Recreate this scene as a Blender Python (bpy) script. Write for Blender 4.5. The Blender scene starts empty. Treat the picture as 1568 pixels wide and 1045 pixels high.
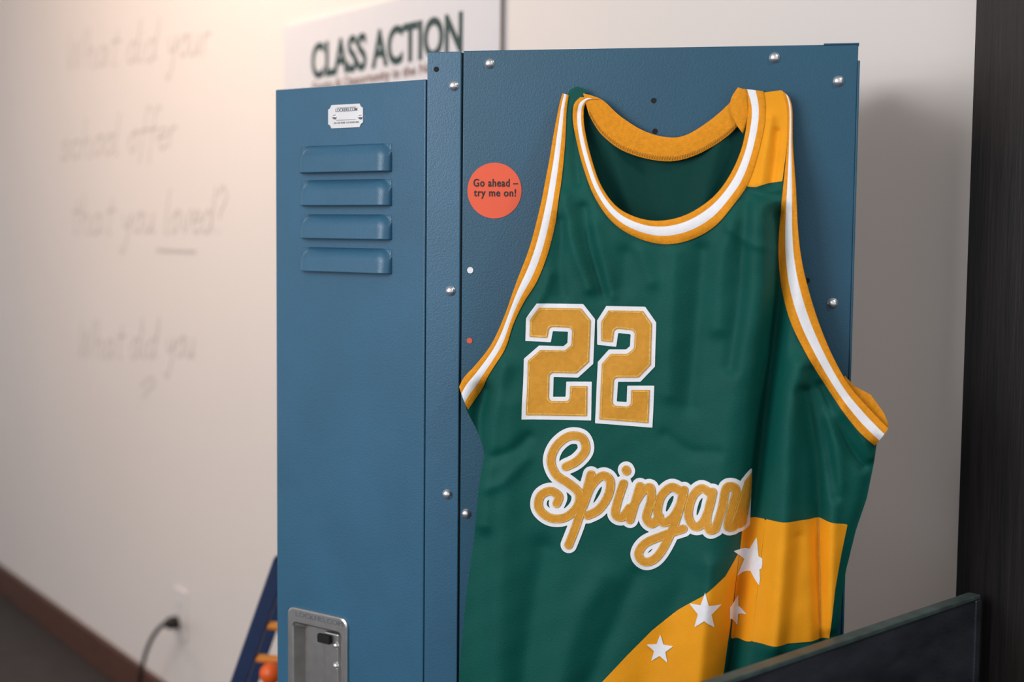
import bpy, math, random
import numpy as np
from mathutils import Matrix, Vector
random.seed(3)
SC=bpy.context.scene
try:
    SC.view_settings.view_transform='Standard'
    SC.view_settings.look='None'
except Exception as e: print(e)
# ---------------------------------------------------------------- camera
FPX=2178.0; CX,CY=784.0,522.5
pitch=math.atan(170/2178.0); roll=0.0099
CAM=Vector((0,0,1.6))
RM=(Matrix.Rotation(math.pi/2-pitch,3,'X') @ Matrix.Rotation(roll,3,'Z'))
cam=bpy.data.cameras.new('camera'); camo=bpy.data.objects.new('camera',cam)
SC.collection.objects.link(camo); camo.matrix_world=Matrix.Translation(CAM)@RM.to_4x4()
cam.sensor_width=36; cam.lens=50.0; cam.clip_start=0.05
cam.dof.use_dof=True; cam.dof.focus_distance=1.86; cam.dof.aperture_fstop=2.8
SC.camera=camo
Rn=np.array(RM)
# ---------------------------------------------------------------- frames
class Frame:
    def __init__(s,ox,oy,dx,dy):
        l=math.hypot(dx,dy); s.o=np.array([ox,oy,0.0]); s.x=np.array([dx/l,dy/l,0.0])
        s.n=np.array([s.x[1],-s.x[0],0.0])
    def P(s,a,b,c):
        a=np.asarray(a,float);b=np.asarray(b,float);c=np.asarray(c,float)
        a,b,c=np.broadcast_arrays(a,b,c)
        return s.o+a[...,None]*s.x+c[...,None]*s.n+b[...,None]*np.array([0,0,1.0])
    def uv(s,px,py,c=0.0):
        px=np.asarray(px,float);py=np.asarray(py,float)
        d=np.stack([(px-CX)/FPX,-(py-CY)/FPX,-np.ones_like(px)],-1)@Rn.T
        o=np.array(CAM)-s.o
        t=(c-o@s.n)/(d@s.n)
        p=o+t[...,None]*d
        return p@s.x,p[...,2]
A12=math.radians(12.0)
PAN=Frame(-0.115,1.9,math.cos(A12),-math.sin(A12))
AD=math.radians(35.8)
DOOR=Frame(-0.115,1.9,math.cos(AD),-math.sin(AD))
WAL=Frame(-1.175,4.62,1.0,-1.436)
# ---------------------------------------------------------------- materials
def lin(c): return tuple(((v/255+0.055)/1.055)**2.4 if v/255>0.04045 else v/255/12.92 for v in c)
def mat(name,rgb,rough=0.5,metal=0.0,noise=0.0,nscale=30,bump=0.0,bscale=400,spec=0.5,stretch=None,sheen=0.0,rgb2=None,coat=0.0):
    m=bpy.data.materials.new(name); m.use_nodes=True; nt=m.node_tree; N=nt.nodes; L=nt.links
    b=N['Principled BSDF']; c=lin(rgb)
    b.inputs['Roughness'].default_value=rough; b.inputs['Metallic'].default_value=metal
    b.inputs['Specular IOR Level'].default_value=spec
    b.inputs['Sheen Weight'].default_value=sheen
    b.inputs['Coat Weight'].default_value=coat
    tc=N.new('ShaderNodeTexCoord'); mp=N.new('ShaderNodeMapping'); L.new(tc.outputs['Object'],mp.inputs[0])
    if stretch: mp.inputs['Scale'].default_value=stretch
    n=N.new('ShaderNodeTexNoise'); n.inputs['Scale'].default_value=nscale; n.inputs['Detail'].default_value=6
    L.new(mp.outputs[0],n.inputs[0])
    r=N.new('ShaderNodeValToRGB'); r.color_ramp.elements[0].position=0.3; r.color_ramp.elements[1].position=0.7
    k=noise
    c2=lin(rgb2) if rgb2 else tuple(min(1,v*(1+k)) for v in c)
    c1=c if rgb2 else tuple(v*(1-k) for v in c)
    r.color_ramp.elements[0].color=(*c1,1); r.color_ramp.elements[1].color=(*c2,1)
    L.new(n.outputs['Fac'],r.inputs[0]); L.new(r.outputs[0],b.inputs['Base Color'])
    if bump:
        n2=N.new('ShaderNodeTexNoise'); n2.inputs['Scale'].default_value=bscale; n2.inputs['Detail'].default_value=3
        L.new(mp.outputs[0],n2.inputs[0])
        bp=N.new('ShaderNodeBump'); bp.inputs['Strength'].default_value=bump; bp.inputs['Distance'].default_value=0.001
        L.new(n2.outputs['Fac'],bp.inputs['Height']); L.new(bp.outputs[0],b.inputs['Normal'])
    return m
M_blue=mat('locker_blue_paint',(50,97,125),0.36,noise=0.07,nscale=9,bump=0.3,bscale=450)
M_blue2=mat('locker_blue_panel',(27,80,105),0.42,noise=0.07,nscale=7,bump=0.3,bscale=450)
M_steel=mat('brushed_steel',(205,203,200),0.36,metal=1.0,noise=0.08,nscale=60,bump=0.1)
M_zinc=mat('zinc_screw',(235,235,238),0.3,metal=0.9,noise=0.05)
M_black=mat('black_void',(8,9,10),0.8)
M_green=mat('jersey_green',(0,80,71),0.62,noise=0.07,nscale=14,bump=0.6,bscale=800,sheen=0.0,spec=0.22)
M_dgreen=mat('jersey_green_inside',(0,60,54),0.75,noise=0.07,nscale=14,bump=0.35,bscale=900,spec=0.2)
M_or=mat('jersey_gold',(238,158,24),0.65,noise=0.05,nscale=20,bump=0.4,bscale=900,spec=0.2)
M_orr=mat('rib_gold',(226,146,28),0.7,noise=0.1,nscale=200,bump=0.7,bscale=600,spec=0.2)
M_twg=mat('twill_gold',(212,148,44),0.55,noise=0.08,nscale=150,bump=0.4,bscale=900,spec=0.3)
M_thr=mat('thread_gold',(226,174,76),0.45,noise=0.25,nscale=300)
M_wh=mat('twill_white',(238,238,242),0.65,noise=0.03,nscale=150,bump=0.4,bscale=900,spec=0.25)
M_wall=mat('wall_paint',(226,220,216),0.6,noise=0.012,nscale=1.5,bump=0.05,bscale=60)
M_post=mat('poster_board',(212,213,219),0.55,noise=0.01)
M_ink=mat('ink_green',(32,64,64),0.6); M_ink2=mat('ink_rust',(132,98,88),0.6)
M_mark=mat('faded_marker',(192,184,181),0.6)
M_floor=mat('floor_dark_carpet',(52,48,48),0.8,noise=0.2,nscale=12,bump=0.5,bscale=200)
M_ceil=mat('ceiling_white',(225,222,218),0.8)
M_base=mat('baseboard_walnut',(84,52,40),0.5,noise=0.25,nscale=10,stretch=(1,1,8))
M_wood=mat('dark_wood',(24,17,15),0.55,noise=0.7,nscale=10,stretch=(9,9,0.5),bump=0.4,bscale=30)
M_slate=mat('black_laminate',(30,33,40),0.36,nscale=9,rgb2=(58,62,70),stretch=(1,1,3),bump=0.4,bscale=90)
M_slate_refl=mat('black_edge_reflection',(66,82,80),0.4,noise=0.3,nscale=40)  # greenish reflection along the stand's top edge, painted into the base colour
M_red=mat('sticker_coral',(236,92,56),0.6,noise=0.02)
M_txt=mat('print_black',(36,26,28),0.6)
M_navy=mat('navy_paint',(22,44,84),0.5,noise=0.1)
M_orange=mat('orange_plastic',(236,96,30),0.4)
M_wplas=mat('white_plastic',(226,222,220),0.4)
M_cord=mat('cord_black',(22,20,20),0.5)
# ---------------------------------------------------------------- builders
def empty(name,loc=(0,0,0)):
    o=bpy.data.objects.new(name,None); SC.collection.objects.link(o); o.location=loc; o.empty_display_size=0.1
    return o
def addmesh(name,verts,faces,mats,parent=None,smooth=False,midx=None,bevel=0):
    me=bpy.data.meshes.new(name); me.from_pydata([tuple(map(float,v)) for v in verts],[],faces)
    if not isinstance(mats,(list,tuple)): mats=[mats]
    for m in mats: me.materials.append(m)
    if midx is not None: me.polygons.foreach_set('material_index',midx)
    if smooth: me.polygons.foreach_set('use_smooth',[True]*len(me.polygons))
    me.update()
    o=bpy.data.objects.new(name,me); SC.collection.objects.link(o)
    if parent:
        o.parent=parent; o.matrix_parent_inverse=Matrix.Translation(-Vector(parent.location))
    if bevel:
        bm=o.modifiers.new('b','BEVEL'); bm.width=bevel; bm.segments=3; bm.limit_method='ANGLE'
    return o
BF=[(0,3,2,1),(4,5,6,7),(0,1,5,4),(1,2,6,5),(2,3,7,6),(3,0,4,7)]
def fbox(name,F,a0,a1,b0,b1,c0,c1,m,parent=None,bevel=0):
    v=[F.P(a,b,c) for b in (b0,b1) for a,c in ((a0,c0),(a0,c1),(a1,c1),(a1,c0))]
    o=addmesh(name,v,BF,m,parent,bevel=bevel)
    import bmesh
    bm=bmesh.new(); bm.from_mesh(o.data); bmesh.ops.recalc_face_normals(bm,faces=bm.faces); bm.to_mesh(o.data); bm.free()
    return o
def lathe(name,F,a,b,prof,m,parent=None,seg=24,sx=1.0,smooth=True):
    vs=[];fs=[]
    for r,c in prof:
        for k in range(seg):
            t=2*math.pi*k/seg; vs.append(F.P(a+sx*r*math.cos(t),b+r*math.sin(t),c))
    for i in range(len(prof)-1):
        for k in range(seg):
            k2=(k+1)%seg; fs.append((i*seg+k,i*seg+k2,(i+1)*seg+k2,(i+1)*seg+k))
    fs.append(tuple(range((len(prof)-1)*seg,len(prof)*seg)))
    return addmesh(name,vs,fs,m,parent,smooth=smooth)
def text_fit(name,F,s,px0,px1,pyb,hpx,m,parent,c=0.001,off=0.0,shear=0.0,pyb1=None,spacing=1.0):
    a0,b0=F.uv(px0,pyb,c); a1,b1=F.uv(px1,pyb if pyb1 is None else pyb1,c); _,bt=F.uv(px0,pyb-hpx,c)
    cu=bpy.data.curves.new(name,'FONT'); cu.body=s; cu.size=1.0; cu.offset=off; cu.shear=shear; cu.extrude=0.002; cu.space_character=spacing
    cu.materials.append(m)
    o=bpy.data.objects.new(name,cu); SC.collection.objects.link(o)
    bpy.context.view_layer.update()
    xs=[v[0] for v in o.bound_box]; w=max(xs)-min(xs)
    sx=float(a1-a0)/w; sy=float(bt-b0)/0.69
    R=Matrix((( F.x[0],0,F.n[0]),(F.x[1],0,F.n[1]),(0,1,0))).to_4x4()
    p=F.P(float(a0),float(b0),c)
    MW=Matrix.Translation(Vector(p))@R@Matrix.Diagonal((sx,sy,0.15,1))@Matrix.Translation(Vector((-min(xs),0,0)))
    o.matrix_world=MW
    if parent:
        o.parent=parent; o.matrix_parent_inverse=Matrix.Translation(-Vector(parent.location))
    return o
def catmull(pts,n=8,closed=False):
    P=[np.array(p,float) for p in pts]; out=[]; N=len(P)
    rng=range(N) if closed else range(N-1)
    for i in rng:
        if closed: p0,p1,p2,p3=P[i-1],P[i],P[(i+1)%N],P[(i+2)%N]
        else: p0,p1,p2,p3=P[max(i-1,0)],P[i],P[i+1],P[min(i+2,N-1)]
        for k in range(n):
            t=k/n
            out.append(0.5*((2*p1)+(-p0+p2)*t+(2*p0-5*p1+4*p2-p3)*t*t+(-p0+3*p1-3*p2+p3)*t**3))
    if not closed: out.append(P[-1])
    return np.array(out)
def resample(P,n):
    d=np.r_[0,np.cumsum(np.linalg.norm(np.diff(P,axis=0),axis=1))]
    t=np.linspace(0,d[-1],n)
    return np.stack([np.interp(t,d,P[:,0]),np.interp(t,d,P[:,1])],1)
def seg_dist(X,Y,P,closed=False):
    D=np.full(X.shape,1e9); N=len(P)
    for i in range(N if closed else N-1):
        a=P[i]; b=P[(i+1)%N]; ab=b-a; L=ab@ab+1e-9
        t=np.clip(((X-a[0])*ab[0]+(Y-a[1])*ab[1])/L,0,1)
        D=np.minimum(D,np.hypot(X-a[0]-t*ab[0],Y-a[1]-t*ab[1]))
    return D
def poly_sdf(X,Y,P):
    P=np.asarray(P,float); D=seg_dist(X,Y,P,True); ins=np.zeros(X.shape,bool); N=len(P)
    for i in range(N):
        x1,y1=P[i]; x2,y2=P[(i+1)%N]
        if y1==y2: continue
        cnd=((y1>Y)!=(y2>Y))&(X<(x2-x1)*(Y-y1)/(y2-y1)+x1); ins^=cnd
    return np.where(ins,-D,D)
def ms(F,xs,ys):
    V=[];idx={};Fc=[]
    ny,nx=F.shape
    ins=F<0
    any4=ins[:-1,:-1]|ins[1:,:-1]|ins[:-1,1:]|ins[1:,1:]
    for j,i in zip(*np.nonzero(any4)):
        cs=((j,i),(j+1,i),(j+1,i+1),(j,i+1)); poly=[]
        for k in range(4):
            p=cs[k];q=cs[(k+1)%4]
            if ins[p]:
                if p not in idx: idx[p]=len(V); V.append((xs[p[1]],ys[p[0]]))
                poly.append(idx[p])
            if ins[p]!=ins[q]:
                key=(p,q) if p<q else (q,p)
                if key not in idx:
                    t=F[p]/(F[p]-F[q]); idx[key]=len(V)
                    V.append((xs[p[1]]+t*(xs[q[1]]-xs[p[1]]),ys[p[0]]+t*(ys[q[0]]-ys[p[0]])))
                poly.append(idx[key])
        if len(poly)>=3: Fc.append(tuple(poly))
    return np.array(V),Fc
def grid(x0,x1,y0,y1,s):
    xs=np.arange(x0,x1+s,s); ys=np.arange(y0,y1+s,s); X,Y=np.meshgrid(xs,ys); return xs,ys,X,Y
# ---------------------------------------------------------------- room
wl=-6.0; wr=float(WAL.uv(1500,500)[0])+0.9
fbox('wall_back',WAL,wl,wr,0,3.2,-0.12,0,M_wall)
fbox('baseboard_back',WAL,wl,wr,0.0,0.12,0.001,0.02,M_base,bevel=0.004)
addmesh('floor',[(-7,-4,0),(4,-4,0),(4,11,0),(-7,11,0)],[(0,1,2,3)],M_floor)
addmesh('ceiling',[(-7,-1,3.2),(4,-1,3.2),(4,11,3.2),(-7,11,3.2)],[(0,3,2,1)],M_ceil)
ca,_=WAL.uv(1478,460,0.06); ca=float(ca)
col=empty('wood_column')
fbox('shaft',WAL,ca,ca+0.8,0,3.2,0.0005,0.06,M_wood,col,bevel=0.003)
# poster
pst=empty('wall_poster')
pa0=float(WAL.uv(440,300)[0]); pa1=float(WAL.uv(772,50)[0])
fbox('board',WAL,pa0,pa1,0.9,2.125,0.001,0.010,M_post,pst)
fbox('edge',WAL,pa1,pa1+0.003,0.9,2.6,0.001,0.011,mat('poster_edge',(140,132,130),0.5),pst)
text_fit('title',WAL,'CLASS ACTION',477,708,119.5,50,M_ink,pst,c=0.011,off=0.028,pyb1=79,spacing=1.0)
text_fit('subtitle',WAL,"Equity & Opportunity in the Nation's Capital",479,752,140,14,M_ink2,pst,c=0.011,off=0.008,pyb1=97)
# handwriting (single-stroke marker letters)
G={'a':([[(.9,.85),(.4,1),(.05,.5),(.3,0),(.7,.2),(.92,.9),(.88,.2),(1.15,.05)]],1.25),
'c':([[(.85,.8),(.45,1),(.05,.5),(.4,0),(.95,.2)]],1.0),
'd':([[(.85,.8),(.4,1),(.05,.5),(.3,0),(.7,.2),(.95,1.2),(1.0,2.1),(.9,.3),(1.15,.05)]],1.25),
'e':([[(.05,.5),(.8,.65),(.5,1),(.05,.5),(.4,0),(.95,.2)]],1.0),
'f':([[(.9,1.9),(.55,2.1),(.35,1.5),(.3,.3),(.2,-.7)],[(0,.95),(.8,1.05)]],.85),
'h':([[(.1,2.1),(.1,0)],[(.1,.6),(.5,1),(.8,.7),(.8,0),(1.0,.05)]],1.1),
'i':([[(.15,1),(.12,.1),(.35,.05)],[(.18,1.4),(.2,1.45)]],.5),
'l':([[(.15,2.1),(.12,.1),(.4,.05)]],.5),
'o':([[(.45,1),(.05,.5),(.45,0),(.85,.5),(.45,1),(.9,.95)]],1.0),
'r':([[(.1,1),(.1,0)],[(.1,.6),(.4,.98),(.7,.9)]],.8),
's':([[(.7,.9),(.3,1),(.15,.7),(.6,.4),(.5,.05),(.05,.1)]],.85),
't':([[(.4,1.8),(.35,.2),(.65,.02)],[(0,1.15),(.85,1.2)]],.8),
'u':([[(.05,1),(.1,.2),(.4,0),(.75,.4),(.85,1),(.85,.15),(1.1,.05)]],1.2),
'v':([[(.05,1),(.4,0),(.8,1),(1.0,.95)]],1.0),
'y':([[(.05,1),(.25,.35),(.6,.4),(.85,1)],[(.85,1),(.7,-.2),(.4,-1.0),(.1,-.7)]],1.1),
'g':([[(.85,.9),(.4,1),(.1,.5),(.4,.1),(.8,.5),(.85,.95),(.75,-.5),(.4,-1),(.05,-.7)]],1.1),
'n':([[(.1,1),(.1,0)],[(.1,.6),(.5,1),(.8,.7),(.85,0),(1.05,.05)]],1.15),
'W':([[(0,2),(.35,0),(.75,1.5),(1.1,0),(1.6,2.1)]],1.8),
'?':([[(0,1.7),(.4,2.1),(.8,1.6),(.4,1.0),(.35,.6)],[(.33,.1),(.34,.0)]],1.0),
' ':([],.75)}
hw=empty('wall_handwriting')
def write(name,s,x0,x1,y0,y1,xh,rad=0.009):
    S=[];x=0
    for ch in s:
        g,adv=G[ch]
        for st in g: S.append([(x+p[0]+0.22*p[1]+random.uniform(-.04,.04),p[1]+random.uniform(-.04,.04)) for p in st])
        x+=adv+0.05
    cu=bpy.data.curves.new(name,'CURVE'); cu.dimensions='3D'; cu.bevel_depth=rad; cu.bevel_resolution=3; cu.materials.append(M_mark)
    for st in S:
        P=catmull(st,5)
        t=P[:,0]/x; px=x0+t*(x1-x0); py=y0+t*(y1-y0)-P[:,1]*xh*(0.92+0.16*t)
        a,b=WAL.uv(px,py); W3=WAL.P(a,b,-rad+0.0014)
        sp=cu.splines.new('POLY'); sp.points.add(len(W3)-1)
        for q,p in zip(sp.points,W3): q.co=(*map(float,p),1)
    o=bpy.data.objects.new(name,cu); SC.collection.objects.link(o); o.parent=hw
write('line_1','What did your',100,322,108,82,31)
write('line_2','school offer',92,270,245,225,30)
write('line_3','that you loved?',108,345,358,356,31)
write('line_4','What did you',118,300,548,548,29,0.007)
write('line_5','?',205,235,625,618,18,0.006)
ua,ub=WAL.uv(240,383); uc,ud=WAL.uv(300,388)
fbox('underline',WAL,float(ua),float(uc),float(ub)-0.006,float(ub)+0.004,0.0005,0.0012,M_mark,hw)
# outlet + cord
oa,ob=WAL.uv(279,940); oa=float(oa);ob=float(ob)
out=empty('power_outlet')
fbox('cover_plate',WAL,oa-0.048,oa+0.048,ob-0.078,ob+0.078,0.0005,0.008,M_wplas,out,bevel=0.003)
for k in(-1,1):
    fbox('socket_%d'%(k+2),WAL,oa-0.017,oa+0.017,ob+k*0.03-0.014,ob+k*0.03+0.014,0.008,0.010,M_wplas,out,bevel=0.002)
    for q in(-1,1): fbox('slot',WAL,oa+q*0.007-0.001,oa+q*0.007+0.001,ob+k*0.03-0.005,ob+k*0.03+0.005,0.010,0.0104,M_black,out)
crd=empty('power_cord')
lathe('plug',WAL,oa-0.015,ob-0.03,[(0.020,0.0105),(0.021,0.03),(0.016,0.045),(0.007,0.055)],M_cord,crd)
cu=bpy.data.curves.new('cable','CURVE'); cu.dimensions='3D'; cu.bevel_depth=0.0065; cu.bevel_resolution=3
cu.materials.append(M_cord)
pts=[WAL.P(oa-0.015,ob-0.03,0.055)]
for x,y,c in [(258,951,0.1),(241,964,0.12),(228,986,0.12),(219,1014,0.11),(214,1045,0.1),(211,1080,0.09)]:
    a,b=WAL.uv(x,y,c); pts.append(WAL.P(float(a),float(b),c))
a,b=WAL.uv(205,1110,0.09); pts.append(WAL.P(float(a),0.008,0.09)); pts.append(WAL.P(float(a)-0.4,0.008,0.12))
sp=cu.splines.new('NURBS'); sp.points.add(len(pts)-1); sp.use_endpoint_u=True; sp.order_u=3
for p,q in zip(sp.points,pts): p.co=(*map(float,q),1)
o=bpy.data.objects.new('cable',cu); SC.collection.objects.link(o); o.parent=crd
# ---------------------------------------------------------------- locker
lk=empty('school_locker')
LZ=1.834; PL=0.5525; W=0.30
def pz(px,py,c=0): a,b=PAN.uv(px,py,c); return float(a),float(b)
pj=pz(706,400)[0]
B0=0.09
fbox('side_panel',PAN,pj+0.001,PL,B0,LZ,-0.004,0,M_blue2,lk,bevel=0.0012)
fbox('corner_post',PAN,0,pj-0.001,B0,LZ-0.001,-0.003,0.0022,M_blue,lk,bevel=0.0014)
fbox('post_return',PAN,pj-0.004,pj+0.0006,B0,LZ-0.003,-0.006,-0.001,M_black,lk)
fbox('top_lip',PAN,PL-0.042,PL+0.001,LZ-0.0005,LZ+0.0015,-0.02,0.0012,M_blue2,lk,bevel=0.0005)
fbox('right_flange',PAN,PL-0.0002,PL+0.0025,B0,LZ-0.02,-0.03,0.0015,M_blue2,lk,bevel=0.0008)
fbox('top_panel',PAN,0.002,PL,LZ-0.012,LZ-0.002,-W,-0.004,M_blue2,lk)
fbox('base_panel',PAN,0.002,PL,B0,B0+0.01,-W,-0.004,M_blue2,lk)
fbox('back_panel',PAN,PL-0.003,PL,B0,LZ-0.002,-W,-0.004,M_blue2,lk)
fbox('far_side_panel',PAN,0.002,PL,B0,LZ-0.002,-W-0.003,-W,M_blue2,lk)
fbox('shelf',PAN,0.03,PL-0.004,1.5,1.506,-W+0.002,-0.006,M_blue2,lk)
fbox('front_top_rail',PAN,0.0,0.02,LZ-0.036,LZ-0.002,-W,-0.03,M_blue,lk)
fbox('front_base_rail',PAN,0.0,0.02,B0,B0+0.05,-W,-0.03,M_blue,lk)
for i,(a,c) in enumerate([(0.01,-0.03),(PL-0.04,-0.03),(0.01,-W),(PL-0.04,-W)]):
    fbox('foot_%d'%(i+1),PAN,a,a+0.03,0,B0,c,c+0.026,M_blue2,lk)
def screw(F,px,py,r=0.0062,c=0.0,m=M_zinc,par=lk):
    a,b=F.uv(px,py,c+0.003); a=float(a);b=float(b)
    lathe('screw',F,a,b,[(r*1.1,c),(r*1.1,c+0.0008),(r*0.98,c+0.001),(r*0.9,c+0.0024),(r*0.7,c+0.0037),(r*0.4,c+0.0045),(r*0.1,c+0.0048)],m,par)
for x,y in [(749,97),(1186,88),(1284,124),(1275,465),(713,788)]: screw(PAN,x,y)
for x,y in [(694,131),(689,446),(684,758)]: screw(PAN,x,y,c=0.0022)
def disc(name,F,px,py,r,c,m,par,seg=24):
    a,b=F.uv(px,py,c); lathe(name,F,float(a),float(b),[(r,c-0.0006),(r,c)],m,par,seg=seg,smooth=False)
for x,y in [(1001,154),(1003,201),(1236,430)]: disc('hole',PAN,x,y,0.0035,0.0004,M_black,lk)
disc('hole',PAN,668,106,0.0035,0.0028,M_black,lk)
disc('rivet',PAN,720,414,0.0042,0.0012,M_wh,lk)
disc('dot_sticker',PAN,719,522,0.0038,0.0008,M_red,lk)
stk=empty('round_sticker')
disc('paper',PAN,757,292,0.0365,0.0007,M_red,stk,seg=64)
text_fit('text_1',PAN,'Go ahead –',725,793,285.5,11.5,M_txt,stk,c=0.001,off=0.017,pyb1=283,spacing=1.12)
text_fit('text_2',PAN,'try me on!',725.5,790,300.5,11,M_txt,stk,c=0.001,off=0.017,pyb1=300,spacing=1.12)
# door
def dz(px,py,c=0): a,b=DOOR.uv(px,py,c); return float(a),float(b)
dl=dz(422.5,500)[0]; DT=1.798
fbox('door',DOOR,dl,-0.003,0.11,DT,-0.02,0,M_blue,lk,bevel=0.002)
# louvers: pressed hoods open at the bottom edge
NA,NB=56,26
for i,(x0,x1,yt,yb) in enumerate([(461,600,225,264),(462,600,277,315),(462,600,329,366),(462,600,379,417)]):
    a0,bt=dz(x0,yt); a1,bb=dz(x1,yb); _,bb0=dz(x0,yb)
    bb=(bb+bb0)/2; D=0.012; vs=[];fs=[]; hgt=bt-bb; wid=a1-a0
    for j in range(NB):
        t=j/(NB-1)
        for k in range(NA+1):
            s=k/NA
            e=min(s,1-s)*wid; u=t*hgt
            R=0.020
            if e<R and u<R: de=max(0,R-math.hypot(R-e,R-u))
            else: de=min(e,u)
            q=min(1,de/0.016)
            hh=D*math.sqrt(max(0,1-(1-q)**2))**1.25*(0.80+0.20*t)
            vs.append(DOOR.P(a0+wid*s,bt-hgt*t,hh-0.0002))
    for j in range(NB-1):
        for k in range(NA):
            q=j*(NA+1)+k; fs.append((q,q+NA+1,q+NA+2,q+1))
    o=addmesh('louver_%d'%(i+1),vs,fs,M_blue,lk,smooth=True)
    sm=o.modifiers.new('s','SOLIDIFY'); sm.thickness=0.0012; sm.offset=0
    fbox('louver_slot_%d'%(i+1),DOOR,a0+0.006,a1-0.006,bb+0.0005,bb+0.006,0.0,0.0006,M_black,lk)
a0,b1=dz(503.5,161.5); a1,b0=dz(556.5,194.5)
nx=0.006
prof=[(a0+nx,b1),(a1-nx,b1),(a1-nx*0.6,b1-nx*.7),(a1,b1-nx),(a1,b0+nx),(a1-nx*.6,b0+nx*.7),(a1-nx,b0),(a0+nx,b0),(a0+nx*.6,b0+nx*.7),(a0,b0+nx),(a0,b1-nx),(a0+nx*.6,b1-nx*.7)]
n=len(prof)
vs=[DOOR.P(a,b,0.0002) for a,b in prof]+[DOOR.P(a,b,0.0014) for a,b in prof]
fs=[tuple(reversed(range(n,2*n)))]+[(i,(i+1)%n,n+(i+1)%n,n+i) for i in range(n)]
M_plate=mat('plate_satin_aluminium',(222,220,220),0.5,metal=0.4,noise=0.03)
addmesh('name_plate',vs,fs,M_plate,lk)
M_grey=mat('engraved_grey',(92,96,104),0.6)
text_fit('plate_text',DOOR,'LOCKERS.COM',514,547,171.5,5,M_grey,lk,c=0.0015,off=0.01,pyb1=171)
text_fit('plate_small_text',DOOR,'555 555 0100  LOCKERS INC',511,550,190,2.6,M_grey,lk,c=0.0015,pyb1=190)
for k,y in enumerate((165.6,184.5)):
    fa,fb=dz(516,y); ga,_=dz(546,y)
    fbox('plate_rule',DOOR,fa,ga,fb-0.0003,fb+0.0003,0.0013,0.0016,M_grey,lk)
for x in(510.5,550): screw(DOOR,x,179,r=0.0032,c=0.0014)
# handle cup
a0,bt=dz(443,929); a1,_=dz(534,948)
ha0,ha1=a0,a1; hb1=bt+0.001; hb0=hb1-0.19
def rr(a0,a1,b0,b1,r,n=6):
    P=[]
    for cx,cy,s in((a1-r,b1-r,0),(a0+r,b1-r,90),(a0+r,b0+r,180),(a1-r,b0+r,270)):
        for k in range(n+1):
            t=math.radians(s+90*k/n); P.append((cx+r*math.cos(t),cy+r*math.sin(t)))
    return P
rings=[(rr(ha0,ha1,hb0,hb1,0.012),0.0002),(rr(ha0,ha1,hb0,hb1,0.012),0.003),(rr(ha0+.002,ha1-.002,hb0+.002,hb1-.002,0.011),0.0045),
 (rr(ha0+.010,ha1-.010,hb0+.012,hb1-.020,0.008),0.0045),(rr(ha0+.012,ha1-.012,hb0+.014,hb1-.022,0.007),0.003),(rr(ha0+.016,ha1-.016,hb0+.022,hb1-.030,0.006),-0.017)]
vs=[];n=len(rings[0][0])
for P,c in rings: vs+= [DOOR.P(a,b,c) for a,b in P]
fs=[(i*n+k,i*n+(k+1)%n,(i+1)*n+(k+1)%n,(i+1)*n+k) for i in range(len(rings)-1) for k in range(n)]
fs.append(tuple(range((len(rings)-1)*n,len(rings)*n)))
hd=addmesh('handle_cup',vs,fs,[M_steel],lk)
cut=fbox('cutter',DOOR,ha0+.004,ha1-.004,hb0+.006,hb1-.008,-0.018,0.01,M_black)
door=bpy.data.objects['door']
bo=door.modifiers.new('cut','BOOLEAN'); bo.object=cut; bo.operation='DIFFERENCE'
dg=bpy.context.evaluated_depsgraph_get(); 
me=bpy.data.meshes.new_from_object(door.evaluated_get(dg)); door.modifiers.clear(); door.data=me
bpy.data.objects.remove(cut)
text_fit('handle_text',DOOR,'LOCKERS.COM',453,525,944,7.5,M_grey,lk,c=0.0046,pyb1=956)
la,lb=dz(500,972,-0.01)
fbox('latch_plate',DOOR,la-0.004,la+0.024,lb-0.085,lb+0.004,-0.0165,-0.009,M_steel,lk,bevel=0.002)
fbox('latch_hook',DOOR,la-0.012,la+0.012,lb-0.012,lb+0.001,-0.009,-0.002,M_black,lk,bevel=0.002)
for y in(990,1021): screw(DOOR,513,y,r=0.005,c=-0.009)
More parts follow.
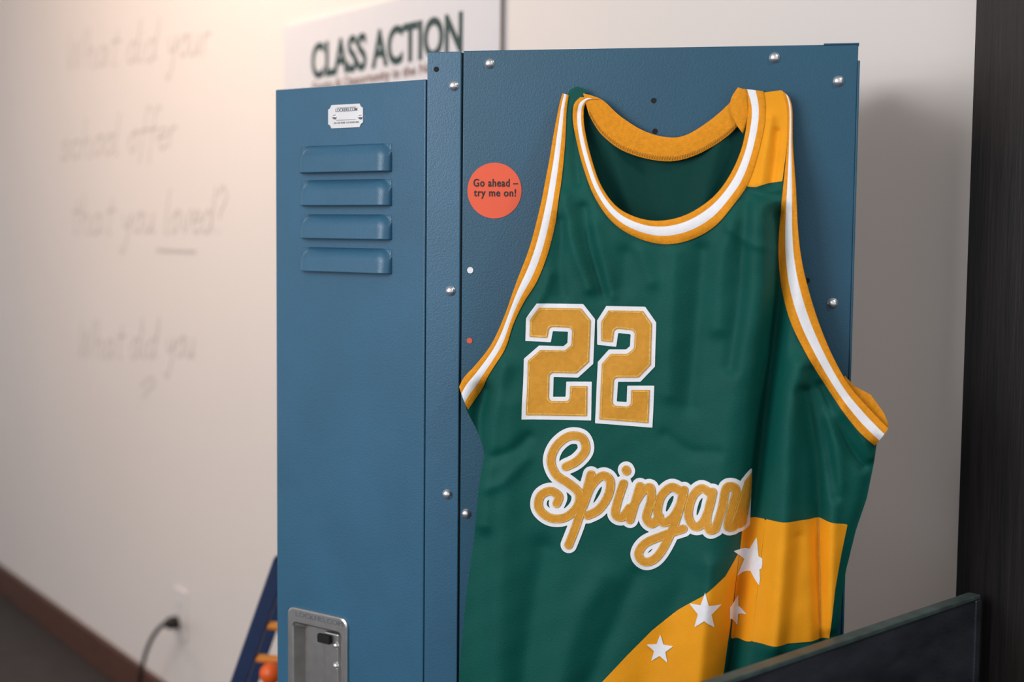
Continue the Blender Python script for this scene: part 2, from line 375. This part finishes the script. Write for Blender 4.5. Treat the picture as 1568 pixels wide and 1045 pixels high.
# ---------------------------------------------------------------- jersey
js=empty('basketball_jersey')
FOLDS=[
 ([(1194,330),(1194,440),(1180,560),(1168,660),(1157,760),(1138,870),(1116,1045),(1100,1130)],-0.034,15),
 ([(1160,330),(1158,440),(1136,560),(1118,660),(1102,760),(1086,870),(1068,1045)],0.014,30),
 ([(1225,560),(1210,640),(1203,790),(1188,980)],0.018,20),
 ([(1232,600),(1250,700),(1253,800),(1260,1000)],-0.014,11),
 ([(1275,640),(1285,720),(1275,800),(1270,960)],0.008,13),
 ([(1345,690),(1335,750),(1310,840),(1285,980)],-0.013,16),
 ([(1258,590),(1286,660),(1322,715)],-0.008,8),
 ([(1290,625),(1318,665),(1335,700)],0.006,8),
 ([(1240,565),(1262,660),(1280,760)],-0.006,8),
 ([(740,600),(731,640),(733,690)],-0.018,15),
 ([(776,560),(760,640),(752,720),(745,800)],0.009,14),
 ([(868,300),(880,370),(905,440)],0.006,10),
 ([(862,340),(858,400),(862,450)],-0.006,11),
 ([(895,320),(905,380),(925,450)],-0.007,10),
 ([(915,345),(928,400),(940,450)],0.004,10),
 ([(880,170),(876,220),(885,280)],-0.005,7),
 ([(845,420),(835,450),(815,480)],0.004,8),
 ([(1122,340),(1108,400),(1102,500)],0.007,15),
 ([(1143,310),(1138,390),(1134,460),(1120,560)],-0.008,12),
 ([(1076,385),(1068,480),(1056,620)],-0.007,14),
 ([(1036,390),(1030,500),(1026,600)],0.006,15),
 ([(960,390),(955,440)],-0.005,14),
 ([(985,385),(1000,430)],0.004,12),
 ([(1148,292),(1170,300),(1195,300)],-0.004,7),
 ([(1120,350),(1150,372),(1185,380)],0.003,8),
 ([(785,620),(775,760),(768,900),(760,1090)],0.008,22),
 ([(835,840),(812,980),(800,1090)],-0.008,20),
 ([(925,880),(885,960),(850,1090)],0.007,22),
 ([(975,880),(940,960),(905,1040)],-0.005,16),
 ([(1060,880),(1020,960),(980,1060)],-0.004,22),
 ([(1092,860),(1082,960),(1068,1100)],0.006,13),
 ([(1180,180),(1172,230),(1165,280)],0.005,8),
 ([(1190,200),(1186,250),(1182,282)],-0.005,6),
 ([(1222,820),(1215,900),(1205,980)],-0.004,9),
 ([(750,700),(785,690),(812,668)],-0.004,9),
 ([(748,745),(775,735),(810,700)],0.003,9),
 ([(1020,665),(1060,690),(1100,690)],-0.003,10),
]
FOLDS=[(resample(catmull(p,5),14),a,w) for p,a,w in FOLDS]
def sst(t): t=np.clip(t,0,1); return t*t*(3-2*t)
def H(x,y):
    x=np.asarray(x,float); y=np.asarray(y,float)
    h=0.014+0.040*sst((y-135)/220)
    h=h-0.012*sst((x-1190)/120)
    h=h-0.012*sst((800-x)/90)*sst((y-250)/150)
    for P,a,w in FOLDS:
        d=seg_dist(x,y,P); h=h+a*np.exp(-(d/w)**2)
    g=sst((y-320)/200)
    h=h+g*0.0007*np.sin(x*0.04+y*0.012+1.3*np.sin(y*0.011))
    h=h+0.0004*np.sin(x*0.05+y*0.09)*np.sin(y*0.03+x*0.02)
    return np.maximum(h,0.005)
HR=0.04
def jp(x,y,h,ref=HR):
    a,b=PAN.uv(x,y,ref); return PAN.P(a,b,h)
def sdf_part(name,fn,bb,s,off,m,edge=0.0,hconst=None,parent=js):
    xs,ys,X,Y=grid(*bb,s); F=fn(X,Y); V,Fc=ms(F,xs,ys)
    if hconst is None:
        h=H(V[:,0],V[:,1])+off; P=jp(V[:,0],V[:,1],h)
    else:
        h=hconst(V[:,0],V[:,1]) if callable(hconst) else np.full(len(V),hconst)
        P=jp(V[:,0],V[:,1],h,ref=float(np.mean(h)))
    return addmesh(name,P,Fc,m,parent,smooth=True)
def poly_part(name,pts,s,off,m,smooth_n=0,**k):
    P=np.array(pts,float)
    if smooth_n: P=catmull(pts,smooth_n,True)
    return sdf_part(name,lambda X,Y:poly_sdf(X,Y,P),(P[:,0].min()-s,P[:,0].max()+s,P[:,1].min()-s,P[:,1].max()+s),s,off,m,**k)
def strip(name,outer,inner,stops,mats,off=0.0015,n=90,m=12,puff=0.0018,hfn=None,parent=js,ref=HR):
    O=resample(catmull(outer,8),n); I=resample(catmull(inner,8),n)
    vs=[];fs=[];mi=[]
    T=np.linspace(0,1,m+1)
    T=np.array(sorted(set(list(np.round(T,3))+[s for s in stops if 0<s<1])))
    X=O[:,None,0]*(1-T)+I[:,None,0]*T; Y=O[:,None,1]*(1-T)+I[:,None,1]*T
    hh=(H(X.ravel(),Y.ravel()) if hfn is None else hfn(X.ravel(),Y.ravel())).reshape(X.shape)
    prof=puff*np.sqrt(np.clip(1-(2*T-1)**2,0,1)); 
    for s in stops: prof=prof-0.0006*np.exp(-((T-s)/0.04)**2)
    Pt=jp(X.ravel(),Y.ravel(),(hh+off+prof[None,:]).ravel(),ref)
    k=len(T)
    for i in range(n-1):
        for j in range(k-1):
            fs.append((i*k+j,i*k+j+1,(i+1)*k+j+1,(i+1)*k+j))
            tm=(T[j]+T[j+1])/2; mi.append(sum(tm>s for s in stops))
    return addmesh(name,Pt,fs,mats,parent,smooth=True,midx=mi)
body=[(862,146),(868,134),(878,129),(893,134),(890,150),(882,165),(882,200),(894,250),(913,300),(940,332),(975,352),(1020,360),(1060,352),(1098,328),(1125,292),(1142,250),(1152,200),(1153,150),(1150,136),(1175,137),(1196,135),(1208,146),(1211,165),(1208,220),(1206,300),(1206,380),(1212,440),(1228,495),(1255,545),(1290,602),(1325,650),(1343,682),(1338,715),(1328,765),(1311,815),(1295,880),(1282,975),(1278,1010),(1272,1130),(698,1130),(703,1045),(708,980),(716,900),(727,825),(735,750),(742,700),(728,665),(714,630),(710,605),(740,575),(768,540),(785,500),(805,455),(825,420),(840,370),(848,310),(853,250),(857,190)]
poly_part('front_body',body,2.6,0.0,M_green)
back=[(878,150),(905,150),(925,158),(950,180),(985,202),(1020,211),(1050,208),(1085,187),(1115,162),(1135,138),(1168,140),(1168,300),(1110,365),(1020,385),(930,355),(885,270)]
hb=lambda x,y: 0.008+0.006*np.exp(-((x-960-(y-300)*0.3)/14)**2)+0.007*np.exp(-((x-1080+(y-300)*0.25)/16)**2)-0.004*np.exp(-((x-1000-(y-300)*0.3)/14)**2)
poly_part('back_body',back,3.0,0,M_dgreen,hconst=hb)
bu=[(893,143),(908,147),(925,155),(950,178),(985,200),(1020,210),(1050,207),(1085,186),(1115,160),(1128,142),(1140,136)]
bl=[(902,176),(912,194),(925,210),(952,230),(990,243),(1028,247),(1062,239),(1095,222),(1118,205),(1132,190),(1142,178)]
strip('back_collar',bu,bl,[],[M_orr],hfn=lambda x,y:0.016+0*x,off=0.0,puff=0.0015,ref=0.016)
zz=resample(catmull(bl,8),150); cu=bpy.data.curves.new('back_collar_stitch','CURVE'); cu.dimensions='3D'; cu.bevel_depth=0.0004; cu.materials.append(M_thr)
sp=cu.splines.new('POLY'); sp.points.add(len(zz)-1)
for k,(q,p) in enumerate(zip(sp.points,zz)):
    a,b=PAN.uv(p[0],p[1]-(2 if k%2 else 8),0.016); q.co=(*map(float,PAN.P(a,b,0.0178)),1)
o=bpy.data.objects.new('back_collar_stitch',cu); SC.collection.objects.link(o); o.parent=js
co=[(884,146),(874,158),(873,185),(881,220),(896,265),(914,305),(940,340),(975,363),(1018,374),(1060,367),(1098,345),(1128,309),(1145,283),(1158,245),(1169,195),(1171,160),(1168,137)]
ci=[(916,150),(900,149),(890,163),(892,195),(904,240),(922,285),(948,318),(983,335),(1018,338),(1055,328),(1092,303),(1117,270),(1134,230),(1142,190),(1143,160),(1134,133)]
ms3=[M_orr,M_wh,M_orr]
strip('front_collar',co,ci,[0.36,0.75],ms3,n=120,off=0.002,puff=0.0025)
strip('collar_inner_fold',[(1143,138),(1145,165),(1144,185),(1138,205)],[(1130,134),(1120,150),(1118,170),(1128,192)],[],[M_orr],hfn=lambda x,y:0.018+0*x,off=0.001,ref=0.018,n=30)
lo=[(856,140),(851,160),(845,200),(838,262),(829,322),(814,380),(795,430),(776,482),(755,526),(730,558),(712,577),(704,592)]
li=[(866,143),(863,170),(863,210),(861,270),(855,330),(843,385),(826,430),(806,462),(790,495),(776,535),(750,575),(716,628)]
strip('armhole_trim_left',lo,li,[0.3,0.68],ms3,n=110)
ro=[(1200,138),(1206,165),(1205,220),(1199,290),(1193,350),(1192,400),(1198,450),(1214,500),(1240,550),(1272,602),(1308,652),(1340,684)]
ri=[(1208,146),(1213,165),(1214,220),(1219,290),(1222,350),(1228,400),(1240,450),(1256,500),(1276,547),(1300,590),(1330,625),(1360,656)]
strip('armhole_trim_right',ro,ri,[0.33,0.70],ms3,n=110)
poly_part('armhole_fold',[(1292,574),(1308,592),(1334,606),(1354,634),(1361,652),(1356,664),(1330,640),(1300,602)],2.0,-0.008,M_orr)
poly_part('shoulder_yoke',[(1166,139),(1196,135),(1207,146),(1208,180),(1204,230),(1198,278),(1180,280),(1158,287),(1143,286),(1157,248),(1167,200),(1170,160)],2.0,0.0009,M_or)
poly_part('gold_front_panel',[(1132,846),(1112,878),(1078,905),(1040,930),(1000,962),(962,1000),(920,1045),(870,1100),(850,1129),(1096,1129),(1106,1045),(1118,960)],2.5,0.0007,M_or)
poly_part('gold_fold_panel',[(1138,800),(1173,792),(1166,850),(1152,978),(1118,985),(1126,900)],2.5,0.0007,M_or)
poly_part('gold_side_panel',[(1173,792),(1253,794),(1298,803),(1288,850),(1279,900),(1270,980),(1205,980),(1152,978),(1163,880)],2.5,0.0010,M_or)
poly_part('side_seam',[(1251,794),(1254,794),(1257,900),(1257,978),(1254,978),(1254,900)],1.2,0.0014,M_twg)
def star(cx,cy,r,rot,sx=1.0):
    P=[]
    for k in range(10):
        q=r if k%2==0 else r*0.42; t=math.radians(rot-90+36*k); P.append((cx+sx*q*math.cos(t),cy+q*math.sin(t)))
    return P
poly_part('star_1',star(1082,928,30,2,0.86),1.0,0.0018,M_wh)
poly_part('star_2',star(1012,991,23,2,0.95),1.0,0.0018,M_wh)
st=np.array(star(1152,860,38,12,0.85)); clip=np.array([(1120,780),(1168,780),(1168,860),(1162,900),(1120,1000)],float)
sdf_part('star_3',lambda X,Y:np.maximum(poly_sdf(X,Y,st),poly_sdf(X,Y,clip)),(1115,1175,815,905),1.0,0.0018,M_wh)
st2=np.array(star(1122,940,25,20,0.85)); clip2=np.array([(1119,900),(1160,900),(1160,990),(1116,990)],float)
sdf_part('star_4',lambda X,Y:np.maximum(poly_sdf(X,Y,st2),poly_sdf(X,Y,clip2)),(1105,1150,910,970),1.0,0.0018,M_wh)
W1=[(826,464),(896,465),(914,488),(911,556),(888,577),(851,576),(850,606),(869,606),(870,583),(909,583),(908,642),(803,640),(806,548),(829,528),(866,529),(872,524),(873,507),(850,506),(847,523),(808,521),(809,487)]
W2=[(931,468),(990,469),(1007,493),(1005,560),(983,583),(949,583),(947,613),(962,614),(963,589),(1004,589),(1001,653),(914,646),(918,553),(935,534),(961,534),(967,529),(968,511),(949,509),(946,530),(917,527),(917,490)]
for i,Wp in enumerate((W1,W2)):
    P=np.array(Wp,float); bb=(P[:,0].min()-2,P[:,0].max()+2,P[:,1].min()-2,P[:,1].max()+2)
    sdf_part('digit_two_white_%d'%(i+1),lambda X,Y:poly_sdf(X,Y,P),bb,1.2,0.0010,M_wh)
    sdf_part('digit_two_gold_%d'%(i+1),lambda X,Y:poly_sdf(X,Y,P)+6.5,bb,1.2,0.0019,M_twg)
    sdf_part('digit_two_stitch_%d'%(i+1),lambda X,Y:np.abs(poly_sdf(X,Y,P)+8.6)-1.0,bb,0.9,0.0023,M_thr)
ST=[[(870,712),(887,703),(900,686),(894,668),(874,666),(855,681),(847,703),(855,724),(875,738),(890,753),(887,773),(869,789),(846,790),(829,776),(831,757),(846,749),(859,757),(856,768)],
 [(908,724),(898,760),(886,800),(874,831)],[(896,772),(908,742),(925,726),(937,734),(934,756),(920,777),(903,786)],
 [(957,738),(948,766),(945,784),(955,789),(966,775)],[(961,717),(962,719)],
 [(982,742),(975,766),(967,793)],[(971,774),(985,751),(998,744),(999,764),(992,789),(1001,799),(1012,788)],
 [(1045,750),(1030,743),(1014,758),(1009,783),(1018,797),(1033,788),(1045,766),(1049,748),(1038,790),(1022,828),(1006,851),(989,857),(980,845),(990,829),(1014,818),(1048,806)],
 [(1090,750),(1076,744),(1062,758),(1056,784),(1064,801),(1077,797),(1088,774),(1094,748),(1085,788),(1089,805),(1098,803)],
 [(1098,803),(1108,772),(1115,741),(1129,747),(1122,775),(1117,800),(1126,803)],
 [(1147,738),(1142,768),(1136,802)],[(1126,803),(1136,775),(1147,740),(1155,730)]]
ST=[catmull(s,6) for s in ST]
def sdist(X,Y):
    D=np.full(X.shape,1e9)
    for s in ST: D=np.minimum(D,seg_dist(X,Y,s))
    return D
bb=(812,1154,652,874)
cl=np.array([(800,640),(1153,640),(1151,735),(1147,820),(1130,880),(800,880)],float)
sdf_part('script_white',lambda X,Y:np.maximum(sdist(X,Y)-12.6,poly_sdf(X,Y,cl)),bb,1.2,0.0010,M_wh)
sdf_part('script_gold',lambda X,Y:np.maximum(sdist(X,Y)-6.6,poly_sdf(X,Y,cl)),bb,1.0,0.0019,M_twg)
sdf_part('script_stitch',lambda X,Y:np.maximum(np.abs(sdist(X,Y)-5.3)-0.6,poly_sdf(X,Y,cl)),bb,0.8,0.0023,M_thr)
# ---------------------------------------------------------------- black display stand
HZ=1.12
def onz(px,py,z):
    d=np.array([(px-CX)/FPX,-(py-CY)/FPX,-1.0])@Rn.T; t=(z-1.6)/d[2]; return np.array(CAM)+t*d
pL=onz(1105,1046,HZ); pR=onz(1502,911,HZ)
ln=float(np.linalg.norm(pR-pL)); STD=Frame(pL[0],pL[1],pR[0]-pL[0],pR[1]-pL[1])
bs=empty('black_display_stand')
fbox('panel',STD,-0.35,ln-0.012,0,HZ-0.004,-0.016,-0.003,M_slate,bs,bevel=0.002)
fbox('top_edge',STD,-0.35,ln,HZ-0.006,HZ,-0.018,0.0,M_slate_refl,bs,bevel=0.0015)
fbox('end_stile',STD,ln-0.014,ln,0,HZ-0.006,-0.018,0.002,M_slate,bs,bevel=0.002)
fbox('foot_rail',STD,-0.35,ln-0.014,0,0.06,-0.003,0.01,M_slate,bs,bevel=0.002)
# ---------------------------------------------------------------- toy rack
rk=empty('toy_ball_rack')
RF=Frame(-0.45,2.65,1,0)
def ruv(x,y,c=0): a,b=RF.uv(x,y,c); return float(a),float(b)
a0,b0=ruv(366,1045); a1,b1=ruv(424,880)
sl=(a1-a0)/(b1-b0)
def rail(name,c0,c1):
    w=0.016; z0,z1=0.0,0.98
    f=lambda z:a0+(z-b0)*sl
    vs=[RF.P(f(z)+q,z,c) for z in(z0,z1) for q,c in((-w,c0),(-w,c1),(w,c1),(w,c0))]
    addmesh(name,vs,BF,M_navy,rk,bevel=0.003)
rail('rail_1',-0.012,0.012)
rail('rail_2',-0.33,-0.306)
def rail2(name,c0,c1):
    w=0.016; ft=a0+(0.98-b0)*sl
    f=lambda z:ft+(0.98-z)*sl
    vs=[RF.P(f(z)+q,z,c) for z in(0.0,0.98) for q,c in((-w,c0),(-w,c1),(w,c1),(w,c0))]
    addmesh(name,vs,BF,M_navy,rk,bevel=0.003)
rail2('rail_3',-0.012,0.012); rail2('rail_4',-0.33,-0.306)
def rod(name,p,q,r,m):
    p=Vector(map(float,p));q=Vector(map(float,q)); d=q-p; R=d.to_track_quat('Z','Y').to_matrix()
    vs=[];fs=[];S=16
    for e in(p,q):
        for k in range(S):
            t=2*math.pi*k/S; vs.append(e+R@Vector((r*math.cos(t),r*math.sin(t),0)))
    for k in range(S): fs.append((k,(k+1)%S,S+(k+1)%S,S+k))
    fs.append(tuple(range(S))[::-1]); fs.append(tuple(range(S,2*S)))
    addmesh(name,vs,fs,m,rk,smooth=False)
M_peg=mat('peg_orange_wood',(226,138,50),0.5,noise=0.1)
for i,y in enumerate((958,1008)):
    aa,bb_=ruv(412-(y-958)*0.32,y)
    rod('peg_%d'%(i+1),RF.P(aa-0.005,bb_,0.0),RF.P(aa+0.10,bb_-0.01,0.0),0.0085,M_peg)
aa,bb_=ruv(417,1027)
me=bpy.data.meshes.new('ball'); import bmesh
bm=bmesh.new(); bmesh.ops.create_uvsphere(bm,u_segments=24,v_segments=16,radius=0.021); bm.to_mesh(me); bm.free()
me.polygons.foreach_set('use_smooth',[True]*len(me.polygons)); me.materials.append(M_orange)
o=bpy.data.objects.new('ball',me); SC.collection.objects.link(o); o.location=Vector(RF.P(aa,bb_,0.02)); o.parent=rk
# ---------------------------------------------------------------- lights
def area(name,loc,tgt,size,power,col,shape='SQUARE',sy=None):
    l=bpy.data.lights.new(name,'AREA'); l.size=size; l.energy=power; l.color=col
    if sy: l.shape='RECTANGLE'; l.size_y=sy
    o=bpy.data.objects.new(name,l); SC.collection.objects.link(o); o.location=loc
    o.rotation_euler=(Vector(tgt)-Vector(loc)).to_track_quat('-Z','Y').to_euler(); return o
area('window_light',(-2.4,-0.3,2.5),(0.3,1.9,1.2),1.9,84,(0.97,0.98,1.0))
area('ceiling_wall_washer',(-2.5,3.7,3.1),(-1.7,5.2,1.7),0.9,34,(1.0,0.72,0.54))
area('ceiling_wall_washer_near',(-1.35,3.2,3.1),(-0.75,3.95,1.2),0.5,20,(1.0,0.75,0.56))
area('ceiling_spot',(1.3,0.6,3.1),(0.1,1.9,1.4),0.25,14,(1.0,0.93,0.85))
w=bpy.data.worlds.new('world'); SC.world=w; w.use_nodes=True
w.node_tree.nodes['Background'].inputs[0].default_value=(0.86,0.87,0.92,1); w.node_tree.nodes['Background'].inputs[1].default_value=0.80
